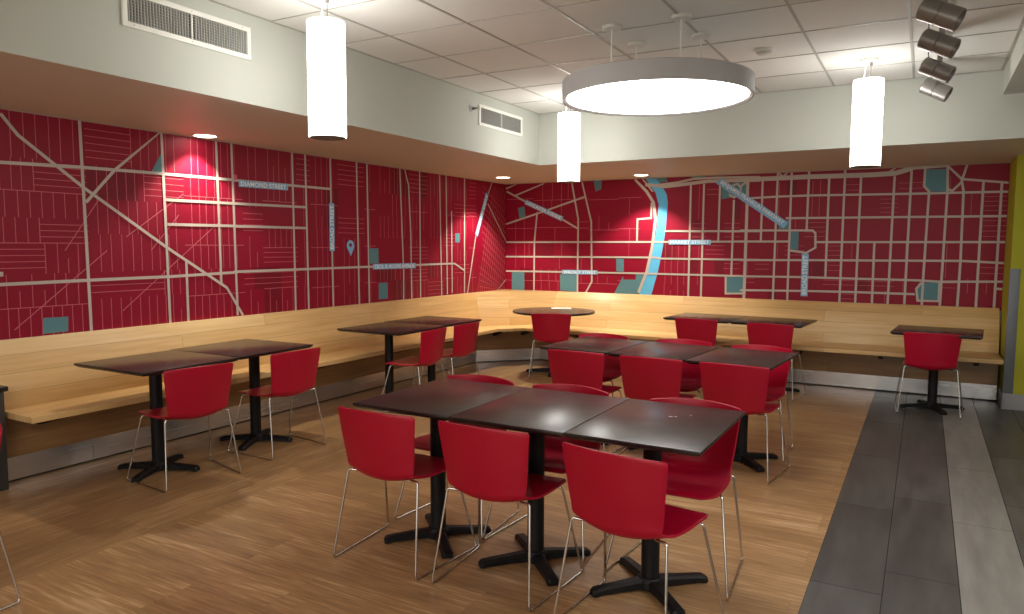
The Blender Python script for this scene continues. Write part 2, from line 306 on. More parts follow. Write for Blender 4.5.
# grid of T bars
bm = bmesh.new()
k = -12
while k < 30:
    x = -3.2 + .611 * k
    if SX < x < ROOM_X: add_box(bm, x - .009, x + .009, ROOM_Y, SY, ZC - .004, ZC - .0005)
    y = 3.98 + .611 * k
    if ROOM_Y < y < SY: add_box(bm, SX, ROOM_X, y - .0045, y + .0045, ZC - .0042, ZC - .0007)
    k += 1
add_box(bm, SX, SX + .02, ROOM_Y, SY, ZC - .003, ZC); add_box(bm, SX, .48, SY - .02, SY, ZC - .003, ZC)
g = struct('ceiling_grid', bm, M_tbar, parent=ceiling)
# soffits: faces grey paint, underside warmer
def soffit(name, boxes, label):
    bm = bmesh.new()
    for b in boxes: add_box(bm, *b)
    bmesh.ops.recalc_face_normals(bm, faces=bm.faces)
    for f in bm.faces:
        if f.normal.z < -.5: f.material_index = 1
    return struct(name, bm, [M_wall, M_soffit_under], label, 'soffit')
soffit('trim_1', [(XL - .12, SX, ROOM_Y, YB + .12, ZS, ZC + .05)], 'pale grey dropped soffit running above the left mural wall')
soffit('trim_2', [(SX, ROOM_X, SY, YB + .12, ZS, ZC + .05)], 'pale grey dropped soffit running above the back mural wall')
bm = bmesh.new(); add_box(bm, .48, ROOM_X, ROOM_Y, SY, 2.757, ZC)
struct('trim_3', bm, M_wall, 'shallow pale grey bulkhead at the top right corner of the ceiling', 'soffit')
# floor
bm = bmesh.new(); add_box(bm, -3.56, -.40, ROOM_Y, YB, -.05, 0); struct('floor', bm, M_floor_x, 'brown bamboo strip floor under the tables', 'floor')
bm = bmesh.new(); add_box(bm, XL, -3.56, ROOM_Y, YB, -.05, 0); struct('floor', bm, M_floor_y, 'brown bamboo strip floor border along the left bench', 'floor')
bm = bmesh.new()
add_box(bm, -.40, ROOM_X, ROOM_Y, YB, -.05, -.001, 0)
strips = [-.40, -.098, .205, .49, .795, 1.10, 1.405, 1.71, 2.015, 2.32, 2.625, 2.93, 3.235, 3.6]
offs = [5.95, 6.23, 5.93, 6.4, 6.0, 6.2, 5.9, 6.3, 6.0, 6.2, 5.9, 6.1, 6.0]
rt = random.Random(5)
for i in range(len(strips) - 1):
    y = offs[i] - 1.2 * 9
    while y < YB:
        y0, y1 = max(y, ROOM_Y), min(y + 1.2, YB)
        if y1 > y0 + .01:
            mi = 2 if i in (2, 6, 9) else 1
            if mi == 1 and rt.random() < .35: mi = 3
            add_box(bm, strips[i] + .0025, strips[i + 1] - .0025, y0 + .0025, y1 - .0025, -.002, 0, mi)
        y += 1.2
M_tile_dark2 = wood_mat('slate_tile_dark_warm', axis='y', c1=srgb(68, 66, 64), c2=srgb(82, 80, 77), c3=srgb(98, 95, 92), plank_len=50, plank_w=50, rough=.4, gap=0, streak=9, contrast=1.7)
struct('floor', bm, [M_grout, M_tile_dark, M_tile_light, M_tile_dark2], 'dark slate plank tile walkway with one lighter stripe', 'floor')
# base and corner guard of the green wall
bm = bmesh.new(); add_box(bm, XR - .008, ROOM_X, PY - .01, PY, 0, .155); add_box(bm, XR - .01, XR, PY - .01, YB - .35, 0, .155)
struct('baseboard_right', bm, M_base, 'grey rubber base along the foot of the green wall', 'baseboard', bevel=.002)
bm = bmesh.new(); add_box(bm, XR - .005, XR + .078, PY - .006, PY - .0005, .155, 1.35); add_box(bm, XR - .006, XR - .0005, PY - .006, PY + .025, .155, 1.35)
tag(obj('corner_guard', bm, M_guard, bevel=.002), 'tall grey protective corner guard on the edge of the green wall', 'corner guard')

# ------------------------------------------------------------------ murals
class Flat:
    """Collects flat shapes on a wall: w='l' -> points are (y,z) on the left wall, 'b' -> (x,z) on the back wall."""
    def __init__(s, w): s.w = w; s.bm = bmesh.new(); s.n = 0
    def P(s, a, z, d):
        return (XL + d, a, z) if s.w == 'l' else (a, YB - d, z)
    def poly(s, pts, d, mi):
        vs = [s.bm.verts.new(s.P(a, z, d)) for a, z in pts]
        f = s.bm.faces.new(vs); f.material_index = mi
        f.normal_update()
        want = Vector((1, 0, 0)) if s.w == 'l' else Vector((0, -1, 0))
        if f.normal.dot(want) < 0: f.normal_flip()
        return f
    def strip(s, pts, w, d, mi, lim=None):
        n = len(pts); L, Rr = [], []
        s.n += 1; d += 3e-5 * (s.n % 37) if mi == 2 else 9e-5 * (s.n % 60) if mi == 3 else 0   # never two crossing strips in one plane
        for i, p in enumerate(pts):
            def dr(a, b):
                v = Vector((b[0] - a[0], b[1] - a[1])); return v.normalized() if v.length > 1e-9 else Vector((1, 0))
            if i == 0: t = dr(p, pts[1]); k = 1
            elif i == n - 1: t = dr(pts[i - 1], p); k = 1
            else:
                t1, t2 = dr(pts[i - 1], p), dr(p, pts[i + 1]); t = (t1 + t2).normalized(); k = 1 / max(.5, t.dot(t1))
            nx, ny = -t[1] * w / 2 * k, t[0] * w / 2 * k
            L.append((p[0] + nx, p[1] + ny)); Rr.append((p[0] - nx, p[1] - ny))
        for i in range(n - 1):
            q = [L[i], L[i + 1], Rr[i + 1], Rr[i]]
            if lim: q = [(min(max(a, lim[0]), lim[1]), min(max(z, lim[2]), lim[3])) for a, z in q]
            try: s.poly(q, d, mi)
            except ValueError: pass

def thin_fill(F, a0, a1, z0, z1, rg, step, lim, dens=1.0, dark=.1):
    """street blocks inside one cell of the map: evenly spaced fine lines, grouped"""
    w, h = a1 - a0, z1 - z0
    if w < .05 or h < .05: return
    T = .0042
    if rg.random() < dark:
        k = rg.choice((0, 1)); F.poly([(a0 + w * .5 * k, z0), (a0 + w * .5 * (k + 1), z0), (a0 + w * .5 * (k + 1), z1), (a0 + w * .5 * k, z1)], .0024, 1)
    n = max(1, int(h / .2 + .5)); zs = [z0 + h * k / n + (rg.uniform(-.03, .03) if 0 < k < n else 0) for k in range(n + 1)]
    for z in zs[1:-1]: F.strip([(a0, z), (a1, z)], T * 1.2, .0028, 2, lim)
    for c0, c1 in zip(zs, zs[1:]):
        b0 = a0
        while b0 < a1 - .03:
            b1 = min(a1, b0 + rg.uniform(.28, .6))
            if a1 - b1 < .14: b1 = a1
            if b1 < a1: F.strip([(b1, c0), (b1, c1)], T * 1.2, .0028, 2, lim)
            if rg.random() < dens:
                if rg.random() < .72:
                    k = max(2, int((b1 - b0) / step + .5)); full = rg.random() < .8
                    for q in range(1, k):
                        a = b0 + (b1 - b0) * q / k + rg.uniform(-.006, .006)
                        F.strip([(a, c0), (a, c1 if full or q % 2 else (c0 + c1) / 2)], T, .0028, 2, lim)
                else:
                    k = max(2, int((c1 - c0) / (step * .62) + .5))
                    for q in range(1, k):
                        z = c0 + (c1 - c0) * q / k
                        F.strip([(b0, z), (b1, z)], T, .0028, 2, lim)
            b0 = b1

ZM0, ZM1 = .90, ZS - .004
MUR = [M_mural, M_mblock, M_mthin, M_mroad, M_mpark, M_mriver]
rg = random.Random(21)
# left mural
F = Flat('l'); lim = (.2, YB - .004, ZM0, ZM1)
F.poly([(.2, ZM0), (YB - .002, ZM0), (YB - .002, ZM1), (.2, ZM1)], .002, 0)
va = [.2, .9, 1.6, 2.3, 3.07, 3.85, 4.43, 4.65, 5.06, 5.24, 5.62, 6.02, 6.2, 6.79, 7.15, 7.5, 7.73, 8.07, 8.24]
hz = [ZM0 + .02, 1.10, 1.345, 1.62, 1.79, 2.02, 2.12, ZM1]
for i in range(len(va) - 1):
    rows = [ZM0 + .01, 1.345, 1.72, 2.11, ZM1] if i % 2 else [ZM0 + .01, 1.15, 1.345, 1.62, 1.87, 2.11, ZM1]
    for j in range(len(rows) - 1):
        thin_fill(F, va[i], va[i + 1], rows[j], rows[j + 1], rg, .074, lim, .96, .12)
for j in range(15):                       # slanted blocks toward the corner
    a = 8.27 + j * .055
    F.strip([(a, ZM0), (min(a + .42, YB - .02), ZM0 + min(1.45, (min(a + .42, YB - .02) - a) / .42 * 1.45))], .0055, .0028, 2, lim)
for j in range(16):
    z = 1.0 + j * .088
    F.strip([(8.40, z + .03), (YB - .01, z - .33)] if z > 1.3 else [(8.32, z), (YB - .01, max(z - .33, ZM0))], .0055, .0028, 2, lim)
for a, b in (((3.3, 1.05), (4.2, 1.75)), ((2.55, .98), (3.2, 1.5)), ((3.35, 1.6), (3.85, 1.95)), ((3.55, 1.5), (3.8, 1.78)), ((2.9, 1.5), (3.15, 1.86))):
    F.strip([a, b], .006, .0029, 2, lim)
for p in LEFT_PARKS: F.poly(p, .0042, 4)
for p in [[(1.9, ZM0), (1.95, ZM1)], [(1.1, ZM0), (1.12, ZM1)], [(.2, 1.36), (2.5, 1.35)], [(.2, 2.1), (2.4, 2.13)]]: F.strip(p, .03, .0047, 3, lim)
for p in LEFT_ROADS: F.strip(p, .022, .0047, 3, lim)
mural_left = obj('mural', F.bm, MUR, wall_left); mural_left['label'] = 'red street map mural on the left wall'
# back mural
F = Flat('b'); lim = (XL + .004, XR - .004, ZM0, ZM1); lim_b = lim
F.poly([(XL + .002, ZM0), (XR, ZM0), (XR, ZM1), (XL + .002, ZM1)], .002, 0)
va = [-5.18, -4.75, -4.12, -3.92, -3.5, -3.2]
for i in range(len(va) - 1):
    rows = [ZM0 + .01, 1.23, 1.41, 1.6, 1.95, ZM1]
    for j in range(len(rows) - 1): thin_fill(F, va[i], va[i + 1], rows[j], rows[j + 1], rg, .13, lim, .5, .12)
va = [-2.95, -2.53, -2.36, -2.13, -1.95, -1.76, -1.6, -1.43, -1.22, -1.0, -.8, -.64, -.45, -.28, -.1, .1, .3, .5, XR]
for i in range(len(va) - 1):
    rows = [ZM0 + .01, 1.07, 1.22, 1.4, 1.61, 1.88, 2.12, 2.3]
    for j in range(len(rows) - 1): thin_fill(F, va[i], va[i + 1], rows[j], rows[j + 1], rg, .085, lim, .42, .04)
for p in BACK_PARKS: F.poly([(a, min(z, ZM1)) for a, z in p], .0042, 4)
F.poly([(a, min(max(z, ZM0), ZM1)) for a, z in RIVER], .0044, 5)
for p in BACK_ROADS: F.strip(p, .023, .0047, 3, lim)
for p, w in BACK_THICK: F.strip(p, w * .8, .0047, 3, lim)
mural_back = obj('mural', F.bm, MUR, wall_back); mural_back['label'] = 'red street map mural with the blue river on the back wall'

def sign(w, parent, txt, A, B, h):
    F = Flat(w); A, B = Vector(A), Vector(B); d = (B - A); L = d.length; d.normalize(); n = Vector((-d[1], d[0])); c = (A + B) / 2
    def Q(u, v): p = c + d * u + n * v; return (p[0], p[1])
    F.poly([Q(-L / 2, -h / 2), Q(L / 2, -h / 2), Q(L / 2, h / 2), Q(-L / 2, h / 2)], .0110, 0)
    vs, fs = text_mesh(txt)
    bv = [F.bm.verts.new(F.P(*Q(x * L * .92, y * h * .70), .0116)) for x, y in vs]
    for f in fs:
        try: F.bm.faces.new([bv[i] for i in f]).material_index = 1
        except ValueError: pass
    me = bpy.data.meshes.new('street_sign'); F.bm.to_mesh(me); F.bm.free(); me.materials.append(M_msign); me.materials.append(M_mtext)
    o = bpy.data.objects.new('street_sign', me); COL.objects.link(o); o.parent = parent; o['label'] = 'blue street name strip reading ' + txt
for s in LEFT_SIGNS: sign('l', mural_left, *s)
for s in BACK_SIGNS: sign('b', mural_back, *s)
# map pin
F = Flat('l'); cy, cz, r = 5.79, 1.54, .056
ring = [(cy + r * math.cos(t), cz + r * math.sin(t)) for t in [R(-25 + 230 * i / 24) for i in range(25)]] + [(cy + .004, cz - r * 1.95)]
F.poly(ring, .0110, 0)
F.poly([(cy + r * .36 * math.cos(2 * PI * i / 16), cz + r * .1 + r * .36 * math.sin(2 * PI * i / 16)) for i in range(16)], .0116, 1)
pin = obj('map_pin', F.bm, [M_msign, M_mblock], mural_left); pin['label'] = 'blue map pin'
F = Flat('l'); F.poly([(4.335, 2.10), (4.372, 2.10), (4.372, 2.145), (4.335, 2.145)], .0122, 0)
o = obj('station_marker', F.bm, M_mthin, mural_left); o['label'] = 'small pink square marker'

# ------------------------------------------------------------------ bench
ZT, ZB0, ZTOP = .485, .445, .925
def hexa(bm, a, b, mi=0):
    """a, b: two rings with the same number of corners -> closed solid"""
    va = [bm.verts.new(p) for p in a]; vb = [bm.verts.new(p) for p in b]; n = len(a)
    for i in range(n): bm.faces.new((va[i], va[(i + 1) % n], vb[(i + 1) % n], vb[i])).material_index = mi
    bm.faces.new(va[::-1]).material_index = mi; bm.faces.new(vb).material_index = mi
bench = thing('bench', 'long pale maple wall bench with plank backrest, turning the corner under the mural', 'bench', (0, 0, 0))
Y0 = 2.39
# seats
g = .0012
bm = bmesh.new(); add_prism(bm, [(-4.72, Y0), (-4.72, 8.0 - g), (-5.09, 8.147 - g), (-5.09, Y0)], ZB0, ZT); obj('seat', bm, M_seat_l, bench, bevel=.003)
bm = bmesh.new(); add_prism(bm, [(-4.72, 8.0 + g), (-4.47 - g, 8.25), (-4.42 - g, 8.80), (-5.09, 8.15 + g)], ZB0, ZT); obj('seat', bm, M_seat_b, bench, bevel=.003)
bm = bmesh.new(); add_prism(bm, [(-4.47 + g, 8.25), (XR - .02, 8.25), (XR - .02, 8.80), (-4.42 + g, 8.80)], ZB0, ZT); obj('seat', bm, M_seat_b, bench, bevel=.003)
# backrests (slightly reclined)
YE = 1.55
bm = bmesh.new(); hexa(bm, [(-5.07, YE, ZB0), (-5.16, YE, ZTOP), (-5.192, YE, ZTOP), (-5.192, YE, ZB0)], [(-5.07, 8.14, ZB0), (-5.16, 8.18, ZTOP), (-5.192, 8.18, ZTOP), (-5.192, 8.14, ZB0)])
obj('backrest', bm, M_maple_l, bench, bevel=.002)
bm = bmesh.new()
hexa(bm, [(-5.07, 8.142, ZB0), (-4.432, 8.78, ZB0), (-4.432, 9.022, ZB0), (-5.192, 9.022, ZB0), (-5.192, 8.142, ZB0)],
     [(-5.16, 8.182, ZTOP), (-4.352, 8.99, ZTOP), (-4.352, 9.022, ZTOP), (-5.192, 9.022, ZTOP), (-5.192, 8.182, ZTOP)])
obj('backrest', bm, M_maple_d, bench, bevel=.002)
bm = bmesh.new(); xe = XR - .02
hexa(bm, [(-4.43, 8.78, ZB0), (-4.35, 8.99, ZTOP), (-4.35, 9.022, ZTOP), (-4.43, 9.022, ZB0)], [(xe, 8.78, ZB0), (xe, 8.99, ZTOP), (xe, 9.022, ZTOP), (xe, 9.022, ZB0)])
obj('backrest', bm, M_maple_b, bench, bevel=.002)
# risers, steel kick plates, dark toe gap
kx, ky = -5.10, 8.72
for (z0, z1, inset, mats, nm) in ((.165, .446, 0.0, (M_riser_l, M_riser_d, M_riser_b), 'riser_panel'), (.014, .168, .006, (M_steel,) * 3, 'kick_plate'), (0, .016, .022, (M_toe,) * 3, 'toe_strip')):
    X, Y = kx - inset, ky + inset; s = 13.2 + inset * 1.414
    p1 = (X, X + s); p2 = (Y - s, Y)
    t = .03
    def run(poly, m):
        bm = bmesh.new(); add_prism(bm, poly, z0, z1); o = obj(nm, bm, m, bench)
        if nm == 'kick_plate': o['label'] = 'brushed steel kick plate'
    cuts = [Y0, 2.98, 5.4, p1[1]] if nm == 'kick_plate' else [Y0, p1[1]]
    for a, b in zip(cuts, cuts[1:]): run([(X, a + .0015), (X, b - .0015), (X - t, b - .0015), (X - t, a + .0015)], mats[0])
    run([(p1[0], p1[1] + .0015), (p2[0] - .0015, p2[1]), (p2[0] - .0015, p2[1] + t * 1.4), (p1[0] - t, p1[1] + .0015)], mats[1])
    cuts = [p2[0], -1.8, xe] if nm == 'kick_plate' else [p2[0], xe]
    for a, b in zip(cuts, cuts[1:]): run([(a + .0015, Y), (b - .0015, Y), (b - .0015, Y + t), (a + .0015, Y + t)], mats[2])
# black brackets below the seat
def bracket(x, y, rz):
    bm = bmesh.new()
    pr = [(-.01, ZB0), (.30, ZB0), (.30, ZB0 - .018), (.03, ZB0 - .09), (-.01, ZB0 - .09)]
    lo = [bm.verts.new((a, -.02, z)) for a, z in pr]; hi = [bm.verts.new((a, .02, z)) for a, z in pr]
    for i in range(5): bm.faces.new((lo[i], lo[(i + 1) % 5], hi[(i + 1) % 5], hi[i]))
    bm.faces.new(lo[::-1]); bm.faces.new(hi)
    o = obj('seat_bracket', bm, M_black, bench); o.location = (x, y, -.0005); o.rotation_euler = (0, 0, rz); o['label'] = 'black steel bracket under the seat'
for y in (2.62, 3.9, 5.1, 6.3, 7.3): bracket(kx + .012, y, 0)
bracket(-4.93, 8.28, R(-45)); bracket(-4.66, 8.55, R(-45))
for x in (-3.9, -2.55, -1.18, -.36, .5): bracket(x, ky - .012, R(-90))
# low dark ledge cabinet at the left end
cab = thing('cabinet', 'low dark cabinet with black top at the left end of the bench', 'cabinet', (-5.0, 2.0, 0))
bm = bmesh.new(); add_box(bm, -.062, .025, -.45, .362, .0, .625); obj('body', bm, M_darkcab, cab, bevel=.003)
bm = bmesh.new(); add_box(bm, -.064, .045, -.47, .382, .625, .66); o = obj('countertop', bm, M_blacktop, cab, bevel=.012); o['label'] = 'black rounded countertop'

# ------------------------------------------------------------------ chairs
def catmull(P, n):
    out = []; m = len(P)
    for k in range(n):
        t = k / (n - 1) * (m - 1); i = min(int(t), m - 2); f = t - i
        p0, p1, p2, p3 = P[max(i - 1, 0)], P[i], P[i + 1], P[min(i + 2, m - 1)]
        out.append(tuple(.5 * (2 * b + (c - a) * f + (2 * a - 5 * b + 4 * c - d) * f * f + (3 * b - a - 3 * c + d) * f ** 3) for a, b, c, d in zip(p0, p1, p2, p3)))
    return out
# (y, z, halfwidth, forward wrap of the sides, rise of the sides)
PROF = [(.222, .430, .205, 0, .002), (.200, .445, .222, 0, .002), (.11, .447, .226, 0, .004), (.015, .438, .224, 0, .010), (-.085, .428, .216, .004, .022), (-.140, .426, .205, .010, .034),
        (-.182, .435, .199, .020, .036), (-.207, .463, .199, .034, .022), (-.219, .513, .205, .045, .006), (-.237, .593, .214, .052, 0), (-.254, .69, .224, .058, -.004), (-.268, .778, .233, .063, -.012)]
NB = 56
def shell_mesh(k0, k1, NA=25):
    rows = catmull(PROF, NB)[k0:k1 + 1]
    bm = bmesh.new(); G = []
    full = catmull(PROF, NB)
    for r_i, (y, z, hw, wf, rs) in enumerate(rows):
        k = k0 + r_i; row = []
        # rounded outer corners
        top = (NB - 1 - k) / (NB - 1); 
        cut = 0
        dz = abs(full[-1][1] - z)
        if dz < .010 and k > NB // 2: cut = .010 - math.sqrt(max(0, .010 ** 2 - (.010 - dz) ** 2))
        dy = abs(full[0][0] - y)
        if dy < .05 and k < NB // 2: cut = .05 - math.sqrt(max(0, .05 ** 2 - (.05 - dy) ** 2))
        h = hw - cut
        for i in range(NA):
            u = -1 + 2 * i / (NA - 1)
            c = u * u
            row.append(bm.verts.new((h * u, y + wf * c, z + rs * c)))
        G.append(row)
    for a, b in zip(G, G[1:]):
        for i in range(NA - 1): bm.faces.new((a[i], a[i + 1], b[i + 1], b[i]))
    return bm
def shell_obj(name, k0, k1, parent):
    bm = shell_mesh(k0, k1)
    me = bpy.data.meshes.new(name); bm.to_mesh(me); bm.free(); me.materials.append(M_red_chair)
    me.polygons.foreach_set('use_smooth', [True] * len(me.polygons))
    o = bpy.data.objects.new(name, me); COL.objects.link(o)
    md = o.modifiers.new('s', 'SOLIDIFY'); md.thickness = .011; md.offset = 0
    bv = o.modifiers.new('b', 'BEVEL'); bv.width = .004; bv.segments = 2; bv.limit_method = 'ANGLE'; bv.angle_limit = R(55)
    bpy.context.view_layer.update()
    m2 = bpy.data.meshes.new_from_object(o.evaluated_get(bpy.context.evaluated_depsgraph_get()))
    m2.name = name; o.modifiers.clear(); o.data = m2; bpy.data.meshes.remove(me)
    m2.set_sharp_from_angle(angle=R(50))
    o.parent = parent
    return o
KB = 31   # where the seat turns up into the backrest
CH_LABEL = 'red moulded plastic chair with a curved back and chrome sled legs'
chair = thing('chair', '', 'chair')
shell_obj('seat', 0, KB, chair); shell_obj('backrest', KB, NB - 1, chair)
rr = .0056
for s in (-1, 1):
    bm = bmesh.new()
    pts = [(s * .06, -.150, .421), (s * .190, -.165, .424), (s * .214, -.172, .405), (s * .25, -.235, rr + .001), (s * .288, .235, rr + .001), (s * .222, .12, .418), (s * .195, .112, .434), (s * .06, .10, .433)]
    pts = [(s * .150, -.130, .4335), (s * .180, -.150, .440), (s * .212, -.160, .444), (s * .252, -.235, rr + .0005), (s * .288, .235, rr + .0005), (s * .228, .13, .436), (s * .16, .12, .4345)]
    add_tube(bm, fillet(pts, .022, 5), rr, 10)
    o = obj('leg', bm, M_chrome, chair, smooth=True); o['label'] = 'chrome sled leg'
# (x, y, rotation degrees, label, group)
CHAIRS = [
 (-2.230, 2.848, 0, 'leftmost red plastic chair on the near side of the near row of tables', 'near row'),
 (-1.640, 2.855, 0, 'red plastic chair in the middle of the near side of the near row of tables', 'near row'),
 (-.974, 2.775, -9, 'red chair closest to the viewer, turned slightly, right end of the near row', 'near row'),
 (-2.25, 3.40, 180, 'red chair on the far side of the near row of tables, leftmost of three', 'near row'),
 (-1.668, 3.40, 180, 'red chair on the far side of the near row of tables, middle of three', 'near row'),
 (-.97, 3.372, 180, 'red chair facing the viewer past the right end of the near row of tables', 'near row'),
 (-2.233, 5.13, 0, 'red chair on the near side of the middle row of tables, leftmost', 'middle row'),
 (-1.65, 5.12, 0, 'red chair at the centre of the near side of the middle row of tables', 'middle row'),
 (-1.062, 5.11, -3, 'red chair on the near side of the middle row of tables, rightmost', 'middle row'),
 (-2.43, 5.73, 180, 'red chair across the middle row of tables, leftmost of the far side', 'middle row'),
 (-1.705, 5.71, 180, 'red chair across the middle row of tables, centre of the far side', 'middle row'),
 (-1.09, 5.66, 177, 'red chair across the middle row of tables, rightmost of the far side', 'middle row'),
 (-4.225, 3.09, 80, 'red chair at the nearest of the tables along the left bench, by the dark cabinet', 'left bench'),
 (-4.225, 3.895, 86, 'red chair at the second table along the left bench from the viewer', 'left bench'),
 (-4.16, 5.52, 95, 'red chair at the third table along the left bench from the viewer', 'left bench'),
 (-4.18, 6.13, 90, 'red chair at the fourth table along the left bench, furthest from the viewer', 'left bench'),
 (-3.785, 7.70, 20, 'red chair with its back to the viewer at the round table in the corner', None),
 (-2.115, 8.0, 0, 'red chair at the left one of the two joined tables by the back bench', 'back bench'),
 (-1.325, 7.90, -3, 'red chair at the right one of the two joined tables by the back bench', 'back bench'),
 (.092, 7.83, 0, 'red chair standing alone on the grey tiles at the single table by the back bench', None),
 (-3.59, 1.37, 180, 'red chair cut off by the left edge of the photo, one chrome leg showing', None),
]
for i, (x, y, a, lab, gr) in enumerate(CHAIRS):
    gname = 'red chairs at the %s' % gr if gr else 'single red chairs'
    if i == 0:
        chair.location = (x, y, 0); chair.rotation_euler = (0, 0, R(a)); chair['label'] = lab; chair['group'] = gname
    else: dup(chair, (x, y, 0), R(a), lab, gname)

# ------------------------------------------------------------------ tables
TZ = .762
def base_parts(t, r_arm, arm_rot, zt):
    bm = bmesh.new(); add_lathe(bm, [(.041, .05), (.041, zt - .012)], 24); obj('column', bm, M_black, t, smooth=True)
    bm = bmesh.new(); add_box(bm, -.12, .12, -.12, .12, zt - .014, zt - .001); obj('mounting_plate', bm, M_black, t, bevel=.003)
    bm = bmesh.new(); add_lathe(bm, [(.062, .010), (.062, .044), (.050, .060), (.041, .062)], 24)
    for k in range(4):
        a = arm_rot + k * PI / 2
        mt = Matrix.Rotation(a, 4, 'Z')
        secs = [(.03, .031, .012, .056), (.12, .028, .012, .048), (r_arm - .05, .027, .008, .038), (r_arm - .014, .030, .002, .032), (r_arm, .022, .002, .024)]
        rings = []
        for (x, hw, z0, z1) in secs:
            c = .010
            rings.append([bm.verts.new(mt @ Vector(p)) for p in ((x, -hw, z0), (x, hw, z0), (x, hw, z1 - c), (x, hw - c, z1), (x, -hw + c, z1), (x, -hw, z1 - c))])
        for p, q in zip(rings, rings[1:]):
            for i in range(6): bm.faces.new((p[i], p[(i + 1) % 6], q[(i + 1) % 6], q[i]))
        bm.faces.new(rings[0][::-1]); bm.faces.new(rings[-1])
    o = obj('cross_base', bm, M_black, t, smooth=True, angle=35); o['label'] = 'black four arm cross base'
def make_table(w, d, label, group, arm_rot=PI / 4, rarm=.285):
    t = thing('table', label, 'table', group=group)
    bm = bmesh.new()
    rings = [[bm.verts.new((sx * (w / 2 - e), sy * (d / 2 - e), z)) for sx, sy in ((-1, -1), (1, -1), (1, 1), (-1, 1))] for e, z in ((.020, TZ - .028), (0, TZ - .014), (0, TZ))]
    for p, q in zip(rings, rings[1:]):
        for i in range(4): bm.faces.new((p[i], p[(i + 1) % 4], q[(i + 1) % 4], q[i]))
    bm.faces.new(rings[0][::-1]); bm.faces.new(rings[-1])
    for f in bm.faces: f.material_index = 1
    bmesh.ops.recalc_face_normals(bm, faces=bm.faces)
    for f in bm.faces:
        if f.normal.z > .9: f.material_index = 0
    o = obj('tabletop', bm, [M_table, M_table_edge], t, bevel=.0035); o['label'] = 'dark brown laminate tabletop with a black edge'
    base_parts(t, rarm, arm_rot, TZ - .0285)
    return t
def put(t, x, y, a): t.location = (x, y, 0); t.rotation_euler = (0, 0, R(a))
GN, GM, GL, GB = 'tables of the near row', 'tables of the middle row', 'tables along the left bench', 'tables by the back bench'
ta = make_table(.58, .80, 'dark rectangular cafe table, left end of the near row of three', GN); put(ta, -2.172, 3.146, 0)
dup(ta, (-1.588, 3.146, 0), 0, 'dark rectangular cafe table in the middle of the near row of three', GN)
dup(ta, (-1.004, 3.150, 0), 0, 'dark rectangular cafe table with pale marks, right end of the near row of three', GN)
for (mx, my, ml, mw) in ((.02, .16, .018, .006), (.045, .17, .012, .005), (.10, .235, .006, .004)):
    bm = bmesh.new(); add_box(bm, mx, mx + ml, my, my + mw, TZ, TZ + .0008)
    mk = obj('scuff_mark', bm, M_offwhite, [o for o in COL.objects if o.get('label', '').startswith('dark rectangular cafe table with pale')][0]); mk['label'] = 'pale scuff mark'
for i, lab in enumerate(('left end', 'middle', 'right end')):
    u = (i - 1) * .594; a = R(-4)
    dup(ta, (-1.69 + u * math.cos(a), 5.385 + u * math.sin(a), 0), a, 'dark rectangular cafe table in the middle row of three, ' + lab, GM)
tb = make_table(.73, .73, 'dark square cafe table nearest the viewer along the left bench', GL, arm_rot=R(25)); put(tb, -4.50, 3.10, 0)
dup(tb, (-4.54, 3.845, 0), R(2), 'dark square cafe table, second along the left bench from the viewer', GL)
dup(tb, (-4.43, 5.51, 0), R(0), 'dark square cafe table, third along the left bench from the viewer', GL)
dup(tb, (-4.46, 6.245, 0), R(0), 'dark square cafe table, fourth along the left bench, furthest from the viewer', GL)
dup(tb, (-2.105, 8.17, 0), R(-4), 'dark square cafe table by the back bench, left of the joined pair', GB)
dup(tb, (-1.37, 8.115, 0), R(-4), 'dark square cafe table by the back bench, right of the joined pair', GB)
dup(tb, (.14, 7.98, 0), R(-4), 'dark square cafe table standing alone on the grey tiles by the back bench', GB)
for o in list(COL.objects):                # the feet stand a little off the centre of the tops
    if o.name.split('.')[0] == 'table':
        gx = {GN: (-.018, -.05), GL: (-.03, -.01)}.get(o['group'])
        if o['label'].startswith('dark square cafe table standing alone'): gx = (-.02, .04)
        if o['label'].startswith('dark square cafe table, second'): gx = (.0, .10)
        if gx:
            for c in o.children:
                if not c.name.startswith('tabletop'): c.location = (gx[0], gx[1], 0)
tr = thing('round_table', 'dark round cafe table in the corner of the bench', 'table', (-3.9, 7.95, 0))
bm = bmesh.new(); add_lathe(bm, [(.492, TZ - .026), (.5, TZ - .022), (.5, TZ - .004)], 64, mi=1); add_lathe(bm, [(.5, TZ - .004), (.497, TZ)], 64, mi=0)
o = obj('tabletop', bm, [M_table, M_table_edge], tr, smooth=True); o['label'] = 'round dark brown laminate tabletop'
base_parts(tr, .33, R(20), TZ - .026)
bm = bmesh.new(); add_box(bm, -.125, .125, -.08, .08, 0, .003)
add_box(bm, -.09, .10, -.06, .065, .003, .006)
p = obj('paper', bm, M_paper, loc=(-3.95, 8.27, TZ + .0003)); p.rotation_euler = (0, 0, R(28)); tag(p, 'white paper sheets lying on the round table', 'paper')

